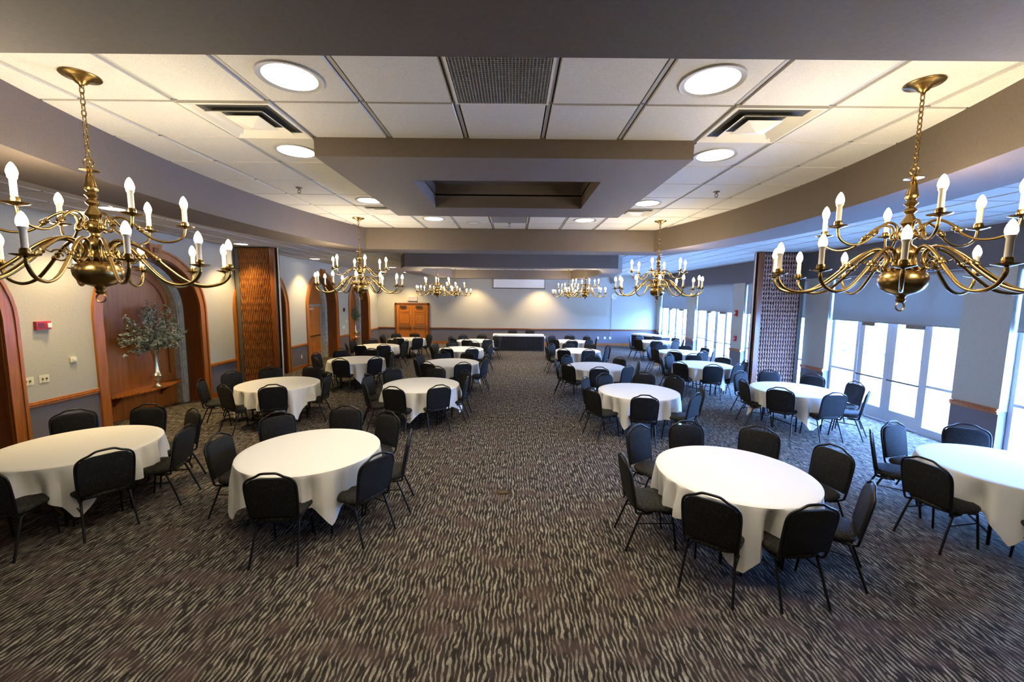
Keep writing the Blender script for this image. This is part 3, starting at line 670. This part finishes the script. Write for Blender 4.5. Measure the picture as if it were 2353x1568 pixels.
# ------------------------------------------------------------------ banquet chair
def chair_meshes():
    G = {}
    def Y(z): return -.20-(z-.45)*.176
    half = [(-.205,.405),(-.215,.46),(-.222,.56),(-.227,.68),(-.228,.775),(-.215,.835),(-.178,.870),(-.130,.889),(-.100,.907),(-.072,.922),(-.035,.926)]
    path = half+[(-x, z) for x, z in reversed(half)]
    tube = [(-.19,-.10,.395),(-.192,-.16,.393)]+[(x, Y(z), z) for x, z in path]+[(.192,-.16,.393),(.19,-.10,.395)]
    G['back_frame'] = MB().tube(smooth_path(tube, 2), .0115, 8).mesh('back_frame', 'black_metal', True)
    # pad outline, inset from the tube; the slot under the top of the frame stays open as hand grip
    out_ = []
    for x, z in [(-.206,.468),(-.213,.56),(-.218,.68),(-.219,.770),(-.207,.824),(-.172,.858),(-.118,.873),(-.095,.876)]: out_.append((x, z))
    out_ += [(-x, z) for x, z in reversed(out_)]
    mb = MB(); n = len(out_); cxz = (0, .68)
    def ringp(sc, yo): return [(cxz[0]+(x-cxz[0])*sc, Y(cxz[1]+(z-cxz[1])*sc)+yo, cxz[1]+(z-cxz[1])*sc) for x, z in out_]
    rs = [ringp(.93, -.016), ringp(.988, -.013), ringp(1.0, -.004), ringp(1.0, .006), ringp(.98, .020), ringp(.90, .028)]
    fs = []
    for i in range(len(rs)-1):
        for k in range(n): fs.append((i*n+k, i*n+(k+1) % n, (i+1)*n+(k+1) % n, (i+1)*n+k))
    fs += [tuple(range(n-1, -1, -1)), tuple(range((len(rs)-1)*n, len(rs)*n))]
    mb.add([p for r in rs for p in r], fs); G['backrest'] = mb.mesh('backrest', 'black_pad', True)
    def sq(a, b, z, e=3.4, n=28):
        o = []
        for k in range(n):
            t = 2*PI*k/n; c, s_ = math.cos(t), math.sin(t)
            o.append((a*math.copysign(abs(c)**(2/e), c)*(1.0+.04*(s_ > 0)), .025+b*math.copysign(abs(s_)**(2/e), s_), z))
        return o
    rs = [sq(.19,.20,.405), sq(.215,.225,.412), sq(.226,.236,.432), sq(.222,.232,.455), sq(.195,.205,.472), sq(.10,.11,.482)]
    n = 28; fs = []
    for i in range(len(rs)-1):
        for k in range(n): fs.append((i*n+k, i*n+(k+1) % n, (i+1)*n+(k+1) % n, (i+1)*n+k))
    fs += [tuple(range(n-1, -1, -1)), tuple(range((len(rs)-1)*n, len(rs)*n))]
    G['seat'] = MB().add([p for r in rs for p in r], fs).mesh('seat', 'seat_pad', True)
    def leg(sx, sy):
        if sy > 0: p = [(sx*.185,.08,.392),(sx*.19,.15,.385),(sx*.192,.185,.36),(sx*.20,.235,.0)]
        else: p = [(sx*.185,-.02,.392),(sx*.19,-.10,.385),(sx*.192,-.145,.36),(sx*.215,-.285,.0)]
        return MB().tube(smooth_path(p, 3), .0115, 8).mesh('leg', 'black_metal', True)
    for sx in (-1, 1):
        for sy in (-1, 1): G['leg', sx, sy] = leg(sx, sy)
        G['stretcher', sx] = MB().tube([(sx*.195,.196,.285),(sx*.20,-.175,.285)], .007, 6).mesh('side_stretcher', 'black_metal', True)
    G['rail'] = MB().box(-.19,.19,.085,.105,.385,.405).box(-.19,.19,-.11,-.09,.385,.405).mesh('seat_rail', 'black_metal')
    return G
CG = chair_meshes()
proto = thing('banquet_chair', 'x', 'chair')
inst('seat', CG['seat'], proto); inst('backrest', CG['backrest'], proto); inst('back_frame', CG['back_frame'], proto); inst('seat_rail', CG['rail'], proto)
for sx in (-1, 1):
    for sy in (-1, 1): inst('leg', CG['leg', sx, sy], proto)
    inst('side_stretcher', CG['stretcher', sx], proto)
used = [False]
def chair(x, y, rz, label, group):
    o = proto if not used[0] else copy_tree(proto); used[0] = True
    o.location = (x, y, 0); o.rotation_euler = (0, 0, rz); return tag(o, label, 'chair', group)

# ------------------------------------------------------------------ round tables, cloths, chairs
TR_ = .762
def cloth_mesh(seed):
    rnd = random.Random(seed); n = 168; S2 = 1.08+rnd.uniform(-.01, .02); rows = []
    ph = [rnd.uniform(0, 6.28) for _ in range(4)]; nf = rnd.choice((17, 19, 22))
    levels = [0, .04, .12, .22, .34, .48, .64, .82, 1.0]
    rings = [[(0.0, 0.0, .757)]]
    for r, z in ((.4,.757),(.70,.757),(.752,.756),(.768,.750)):
        rings.append([(r*math.cos(2*PI*k/n), r*math.sin(2*PI*k/n), z) for k in range(n)])
    for lv in levels[1:]:
        g = []
        for k in range(n):
            th = 2*PI*k/n; a = (th % (PI/2))-PI/4             # corners of the square cloth point along 45 degrees
            d = S2/max(abs(math.cos(th)), abs(math.sin(th)))-.77
            e = max(0, min(1, (d-.31)/.42)); d = .33+.03*math.sin(3*th+ph[3])+.27*e**1.5; s = d*lv
            corner = math.exp(-(a/.20)**2); side = math.exp(-((abs(a)-.30)/.11)**2)
            fold = math.sin(nf*th+ph[0]+.7*math.sin(3*th+ph[1])); fold = math.copysign(abs(fold)**.7, fold); fold2 = math.sin((nf*2-5)*th+ph[1])
            tight = .5+.5*math.sin(2*th+ph[2])            # some stretches hang smooth, some gather
            grow = min(1, s/.22)
            r = .772+s*(.03+.05*corner)-.075*side*grow+(fold*(.022+.045*tight)+fold2*.018)*grow*(1-.55*corner)
            g.append((r*math.cos(th), r*math.sin(th), .748-s*(.985-.02*corner)))
        rings.append(g)
    vs = [p for g in rings for p in g]; fs = [(0, 1+k, 1+(k+1) % n) for k in range(n)]
    for i in range(1, len(rings)-1):
        b0 = 1+(i-1)*n
        for k in range(n): fs.append((b0+k, b0+n+k, b0+n+(k+1) % n, b0+(k+1) % n))
    return MB().add(vs, fs).mesh('tablecloth', 'cloth', True)
CLOTH = [cloth_mesh(s) for s in range(5)]
tt = MB().lathe([(.001,.715),(.755,.715),(.758,.72),(.758,.735),(.755,.740),(.001,.740)], 48).mesh('table_top', 'table_ply', True)
tl = MB().tube([(.42,.28,.715),(.42,.28,.0)], .016, 8).mesh('leg', 'black_metal', True)
tb = MB().tube([(-.42,.28,.12),(.42,.28,.12)], .012, 6).mesh('leg_brace', 'black_metal', True)
ROWN = ['front-row', 'second-row', 'third-row', 'fourth-row', 'back-row']
COLN = ['table by the arched wall', 'table left of the aisle', 'table right of the aisle', 'table by the glass doors']
SECT = {-90: 'near', -45: 'near-right', 0: 'right', 45: 'far-right', 90: 'far', 135: 'far-left', 180: 'left', -135: 'near-left'}
SANG = [-135, -90, -45, 0, 45, 90, 135, 180]
def adiff(a, b): return abs((a-b+180) % 360-180)
def sectors(angs):
    best = None; n = len(angs); order = sorted(range(n), key=lambda i: angs[i] % 360); so = sorted(SANG, key=lambda s: s % 360)
    for sub in itertools.combinations(so, n):
        for r in range(n):
            c = sum(adiff(angs[order[i]], sub[(i+r) % n])**2 for i in range(n))
            if best is None or c < best[0]: best = (c, {order[i]: sub[(i+r) % n] for i in range(n)})
    return best[1]
def full(off, r=1.05): return [(off+45*k, r+random.uniform(-.06, .08)) for k in range(8)]
TABLES = [  # row, col, x, y, cloth corner angle, chairs (angle of backrest from table centre, distance)
 (0,0,-5.15,4.70,-47,[(139,1.32),(101,1.23),(59,1.17),(12,1.12),(-33,1.07),(-78,1.16)]),
 (0,1,-2.36,4.65,-52,[(-83,1.07),(-30,1.12),(9,1.14),(59,1.18),(95,1.29),(136,1.29),(-179,1.10)]),
 (0,2,2.33,4.16,-112,[(-127,1.10),(-84,1.03),(-34,1.11),(14,1.36),(49,1.33),(90,1.21),(125,1.24),(-179,1.17)]),
 (0,3,5.50,4.35,-139,[(-170,1.21),(140,1.20),(106,1.16),(60,1.18),(-118,1.12)]),
 (1,0,-4.79,8.22,-40,[(-66,.97),(-117,1.05),(-159,1.33),(162,1.33),(127,1.32),(86,1.25),(6,.98)]),
 (1,1,-1.88,8.29,-95,[(-106,1.06),(-58,.98),(-1,.95),(42,1.11),(87,1.24),(133,1.32),(173,1.19),(-149,1.15)]),
 (1,2,2.46,7.91,-122,[(-101,1.09),(-48,1.15),(-13,1.18),(36,1.25),(67,1.22),(116,1.07),(150,1.11),(-151,1.18)]),
 (1,3,5.72,8.25,-100,[(-136,.97),(-87,1.05),(-46,1.18),(0,1.29),(39,1.28),(77,1.33),(113,1.22),(175,.98)]),
 (2,0,-4.45,11.5,-60,[(-95,.95),(-40,.96),(5,1.0),(50,1.1),(90,1.2),(132,1.3),(173,1.25),(-140,1.1)]),
 (2,1,-1.72,11.2,-100,full(-112)), (2,2,2.21,10.8,-110,full(-97)), (2,3,5.27,11.3,-75,full(-100)),
 (3,0,-4.95,14.8,-60,full(-105)), (3,1,-1.82,14.2,-80,full(-110)), (3,2,2.24,14.1,-70,full(-80)), (3,3,5.74,14.0,-95,full(-120)),
 (4,0,-4.55,17.4,-50,full(-95)), (4,1,-1.60,17.0,-80,full(-100)), (4,2,2.40,17.2,-85,full(-95)), (4,3,6.10,17.4,-60,full(-110))]
for ti_, (row, col, x, y, ca, chs) in enumerate(TABLES):
    nm = ROWN[row]+' '+COLN[col]
    t = thing('round_table', 'round banquet table under the white cloth, '+nm, 'table', (x, y, 0), math.radians(ca+20), 'round banquet tables')
    inst('table_top', tt, t)
    for k in range(4):
        s1, s2 = (1 if k % 2 else -1), (1 if k // 2 else -1)
        l = inst('leg', tl, t); l.location = ((s1-1)*.42, (s2-1)*.28, 0)
    for s in (0, -.56): inst('leg_brace', tb, t, (0, s, 0))
    o = inst('tablecloth', CLOTH[ti_ % 5], None, (x, y, 0), (0, 0, math.radians(ca-45)))
    tag(o, 'white square cloth draped over the '+nm, 'tablecloth', 'white tablecloths on round tables')
    sec = sectors([a for a, _ in chs])
    for i, (a, r) in enumerate(chs):
        jit = random.uniform(-6, 6) if row > 1 else 0
        ra = math.radians(a); d = (-math.cos(ra), -math.sin(ra)); back = .283
        px, py = x+r*math.cos(ra)+d[0]*back, y+r*math.sin(ra)+d[1]*back
        chair(px, py, math.atan2(d[1], d[0])-PI/2+math.radians(jit), 'black banquet chair at the %s side of the %s' % (SECT[sec[i]], nm), 'black banquet chairs around the tables')

# skirted head table and the corner table
def skirted(x, y, rz, L, D, label):
    t = thing('skirted_table', label, 'table', (x, y, 0), rz, 'skirted tables at the back')
    boxo('table_top', 'cloth', -L/2-.01, L/2+.01, -D/2-.01, D/2+.01, .715, .757, t)
    boxo('cloth_overhang', 'cloth', -L/2-.014, L/2+.014, -D/2-.014, D/2+.014, .69, .735, t)
    mb = MB(); pts = []; n = 70
    per = [(-L/2,-D/2),(L/2,-D/2),(L/2,D/2),(-L/2,D/2)]; cnt = 0
    for (ax, ay), (bx, by) in zip(per, per[1:]+per[:1]):
        ln = math.hypot(bx-ax, by-ay); m_ = int(ln/.035); nx, ny = (by-ay)/ln, -(bx-ax)/ln
        for k in range(m_):
            u = k/m_; cnt += 1; off = .012 if cnt % 2 else -.012; pts.append((ax+(bx-ax)*u+nx*off, ay+(by-ay)*u+ny*off))
    m_ = len(pts)
    mb.add([(p[0], p[1], .02) for p in pts]+[(p[0]*.995, p[1]*.995, .70) for p in pts], [(i, (i+1) % m_, m_+(i+1) % m_, m_+i) for i in range(m_)])
    mb.build('table_skirt', 'black_cloth', t)
skirted(.24, 20.1, 0, 2.46, .76, 'long head table with white top and black pleated skirt at the back')
skirted(6.95, 20.75, math.radians(-62), 1.85, .76, 'white-topped table with black skirt in the far right corner')
chair(-.05, 20.95, PI, 'left of the two chairs behind the skirted head table', 'chairs behind the head table')
chair(.85, 20.95, PI, 'right of the two chairs behind the skirted head table', 'chairs behind the head table')

# ------------------------------------------------------------------ vases in the niches
def vase(x, y, z, h, label, n, spread, lm, blabel, seed):
    rnd = random.Random(seed)
    t = thing('vase', label, 'vase', (x, y, z), 0, 'niche vases'); s = h/.80
    MB().lathe([(r*s, q*s) for r, q in [(.001,0),(.095,0),(.098,.012),(.060,.030),(.038,.055),(.028,.085),(.034,.110),(.046,.12),(.034,.132)]], 20).build('pedestal_foot', 'pewter', t, True)
    MB().lathe([(r*s, q*s) for r, q in [(.034,.13),(.085,.175),(.100,.215),(.096,.24),(.102,.25),(.088,.262),(.060,.34),(.046,.48),(.044,.62),(.058,.74),(.078,.80),(.070,.80),(.045,.70),(.034,.5)]], 20).build('trumpet_body', 'pewter', t, True)
    b = thing('branch_bouquet', blabel, 'bouquet', (x, y, z+h*.97), 0, 'niche bouquets')
    for i in range(n):
        az = rnd.uniform(0, 2*PI); el = rnd.uniform(-.28, 1.45) if i % 3 else rnd.uniform(.1, .8); L = spread*rnd.uniform(.75, 1.05)*(.80+.2*math.sin(max(el, 0)))
        d = Vector((math.cos(az)*math.cos(el)*.38, math.sin(az)*math.cos(el), math.sin(el)))
        if d.x < -.12: d.x = -.12
        p0 = Vector((rnd.uniform(-.02,.02), rnd.uniform(-.02,.02), -.15)); p3 = d*L; p3.z += .12; p1 = Vector((0,0,.10)); 
        path = [p0.lerp(p1, 0), p1*.6+p0*.2, p1*.55+p3*.35, p1*.2+p3*.72+Vector((0,0,.03)), p3-Vector((0,0,.03 if el < .5 else 0))]
        sp = smooth_path(path, 4); mb = MB(); mb.tube(sp, [.0045*(1-.7*k/len(sp)) for k in range(len(sp))], 4, caps=False)
        me = None; ob = mb.build('branch', 'twig', b)
        lv = MB()
        for k in range(6, len(sp)):
            for q in range(5):
                c = sp[k]+Vector((rnd.uniform(-.012,.012), rnd.uniform(-.012,.012), rnd.uniform(-.012,.012)))
                ld = Vector((rnd.gauss(0,1), rnd.gauss(0,1), rnd.gauss(0,1)+.3)).normalized()*rnd.uniform(.035,.075); sd = ld.cross(Vector((rnd.gauss(0,1),rnd.gauss(0,1),rnd.gauss(0,1)))).normalized()*rnd.uniform(.008,.016)
                lv.add([c, c+ld*.45+sd, c+ld, c+ld*.45-sd], [(0,1,2),(0,2,3)])
        lo = lv.build('leaves', lm, ob); lo['kind'] = 'stuff'
vase(-7.62, 8.60, .57, .80, 'tall silvery trumpet vase on the shelf of the near arched niche', 84, .95, 'leaf', 'wide spray of grey-green eucalyptus branches in the near niche vase', 3)
vase(-7.62, 19.65, .57, .78, 'tall trumpet vase on the shelf of the farthest arched niche', 34, .62, 'leaf_green', 'green leafy bouquet in the farthest niche vase', 5)

# ------------------------------------------------------------------ wall fittings
def text_mesh(s, size, depth, m_):
    cu = bpy.data.curves.new('lettering', 'FONT'); cu.body = s; cu.size = size; cu.extrude = depth; cu.align_x = 'CENTER'; cu.align_y = 'CENTER'
    o = bpy.data.objects.new('lettering', cu); COL.objects.link(o); dg = bpy.context.evaluated_depsgraph_get()
    me = bpy.data.meshes.new_from_object(o.evaluated_get(dg)); bpy.data.objects.remove(o); me.materials.clear(); me.materials.append(MAT[m_]); return me
def exit_sign(loc, rz, label, face, letters, w=.34, h=.20):
    t = thing('exit_sign', label, 'exit sign', loc, rz, 'exit signs')
    boxo('housing', face, -w/2, w/2, -.05, 0, -h/2, h/2, t)
    inst('lettering', text_mesh('EXIT', h*.85, .003, letters), t, (0, -.054, 0), (PI/2, 0, 0))
exit_sign((-5.49, BY, 2.46), 0, 'red-lettered exit sign above the wooden double door', 'exit_face', 'exit_glow', .50, .26)
exit_sign((LX-PD, 15.55, 2.42), PI/2, 'dark red exit sign above the door in the arch', 'dark_red', 'exit_face', .42, .26)
def wall_box(name, label, cat, loc, rz, w, h, d, m_, parts=(), group=None):
    t = thing(name, label, cat, loc, rz, group); boxo('body', m_, -w/2, w/2, -d, 0, -h/2, h/2, t)
    for pn, pm, x0, x1, z0, z1, dd in parts: boxo(pn, pm, x0, x1, -d-dd, -d, z0, z1, t)
    return t
wall_box('fire_alarm', 'red fire alarm horn with clear strobe on the left wall', 'fire alarm', (LX, 6.37, 2.04), PI/2, .20, .13, .05, 'red', [('strobe', 'white_plastic', .03, .085, -.035, .035, .03), ('horn_grille', 'dark_red', -.08, .0, -.04, .04, .004)], 'fire alarms')
wall_box('thermostat', 'small ivory thermostat on the left wall below the fire alarm', 'thermostat', (LX, 6.77, 1.44), PI/2, .10, .085, .03, 'ivory', [('dial', 'white_plastic', -.02, .03, -.02, .02, .01)])
wall_box('switch_plate', 'wide ivory four-switch plate on the left wall', 'light switch', (LX, 6.06, 1.20), PI/2, .26, .12, .008, 'ivory', [('toggle', 'brass_old', -.10+.055*k, -.08+.055*k, -.015, .015, .012) for k in range(4)], 'ivory switch plates')
wall_box('switch_plate', 'narrow ivory switch plate beside the arched niche', 'light switch', (LX, 6.33, 1.20), PI/2, .14, .12, .008, 'ivory', [('toggle', 'brass_old', -.035, -.015, -.015, .015, .012), ('toggle', 'brass_old', .02, .04, -.015, .015, .012)], 'ivory switch plates')
wall_box('fire_alarm', 'red fire alarm strobe high on the pier between glass doors', 'fire alarm', (RX, 14.30, 2.10), -PI/2, .14, .20, .05, 'red', [('strobe', 'white_plastic', -.04, .04, -.02, .05, .03)], 'fire alarms')
wall_box('fire_pull', 'red fire alarm pull station low on the pier between glass doors', 'fire alarm', (RX, 14.27, 1.22), -PI/2, .13, .18, .05, 'red', [('pull_handle', 'white_plastic', -.045, .045, -.02, .0, .02)], 'fire alarms')
wall_box('wall_control', 'small dark control box on the wall between the two farthest arches', 'control box', (LX, 17.85, 1.95), PI/2, .12, .16, .04, 'black_metal', [('cover', 'closer', -.04, .04, -.05, .05, .006)])
wall_box('wall_thermostat', 'small white thermostat on the wall between the two farthest arches', 'thermostat', (LX, 18.05, 1.45), PI/2, .09, .09, .03, 'white_plastic', [('dial', 'ivory', -.02, .02, -.02, .02, .008)])
wall_box('switch_plate', 'white switch plate on the wall between the two farthest arches', 'light switch', (LX, 17.75, 1.20), PI/2, .24, .11, .008, 'white_plastic', [('toggle', 'ivory', -.06, -.04, -.015, .015, .01), ('toggle', 'ivory', .04, .06, -.015, .015, .01)])
wall_box('power_outlet', 'ivory power outlet low on the left wall before the exit door arch', 'outlet', (LX, 14.15, .42), PI/2, .08, .12, .008, 'ivory', [('socket', 'white_plastic', -.02, .02, .012, .045, .004), ('socket', 'white_plastic', -.02, .02, -.045, -.012, .004)])
for x, l in ((1.72, 'beside the skirted head table'), (4.61, 'leftmost of three under the wall clock'), (4.99, 'middle of three under the wall clock'), (5.28, 'rightmost of three under the wall clock')):
    wall_box('power_outlet', 'white power outlet on the back wall, '+l, 'outlet', (x, BY, .42), 0, .10, .13, .008, 'white_plastic', [('socket', 'ivory', -.02, .02, .012, .045, .004), ('socket', 'ivory', -.02, .02, -.045, -.012, .004)], 'back wall outlets')
wall_box('wall_speaker', 'small grey loudspeaker high on the back wall above the clock', 'speaker', (5.31, BY, 3.50), 0, .20, .28, .14, 'grey_box', [('speaker_grille', 'closer', -.08, .08, -.12, .10, .006)])
t = thing('wall_clock', 'round white wall clock on the back wall', 'clock', (5.42, BY, 2.67), 0)
o = MB().lathe([(.001,.0),(.16,.0),(.165,.015),(.16,.035),(.145,.03),(.001,.028)], 28).build('clock_face', 'white_plastic', t, True); o.rotation_euler = (PI/2, 0, 0)
boxo('hour_hand', 'black_metal', -.006, .006, -.036, -.031, 0, .075, t); boxo('minute_hand', 'black_metal', -.004, .10, -.037, -.033, -.004, .004, t)
tag(MB().tube([(5.29, BY-.012, 2.62), (5.285, BY-.012, 1.6), (5.295, BY-.012, .48)], .010, 6).build('cable_conduit', 'grey_box', None, True), 'thin cable conduit running down the back wall from the clock', 'conduit')
t = thing('projection_screen', 'white projection screen hanging high on the back wall', 'projection screen', (.26, BY-.03, 3.58))
MB().tube([(-1.42,-.04,0),(1.42,-.04,0)], .05, 10).build('case', 'closer', t, True); boxo('screen_fabric', 'screen', -1.37, 1.37, -.045, -.040, -.50, 0, t); boxo('bottom_bar', 'black_metal', -1.41, 1.41, -.065, -.02, -.54, -.50, t)
for s in (-1, 1): boxo('side_border', 'black_metal', min(s*1.37, s*1.395), max(s*1.37, s*1.395), -.046, -.039, -.50, 0, t)
t = thing('floor_outlet', 'small brass floor outlet cover in the centre aisle carpet', 'floor outlet', (-.11, 5.15, 0), .1)
boxo('cover_plate', 'brass', -.085, .085, -.055, .055, 0, .006, t); boxo('lid', 'brass_old', -.055, .055, -.035, .035, .006, .010, t)
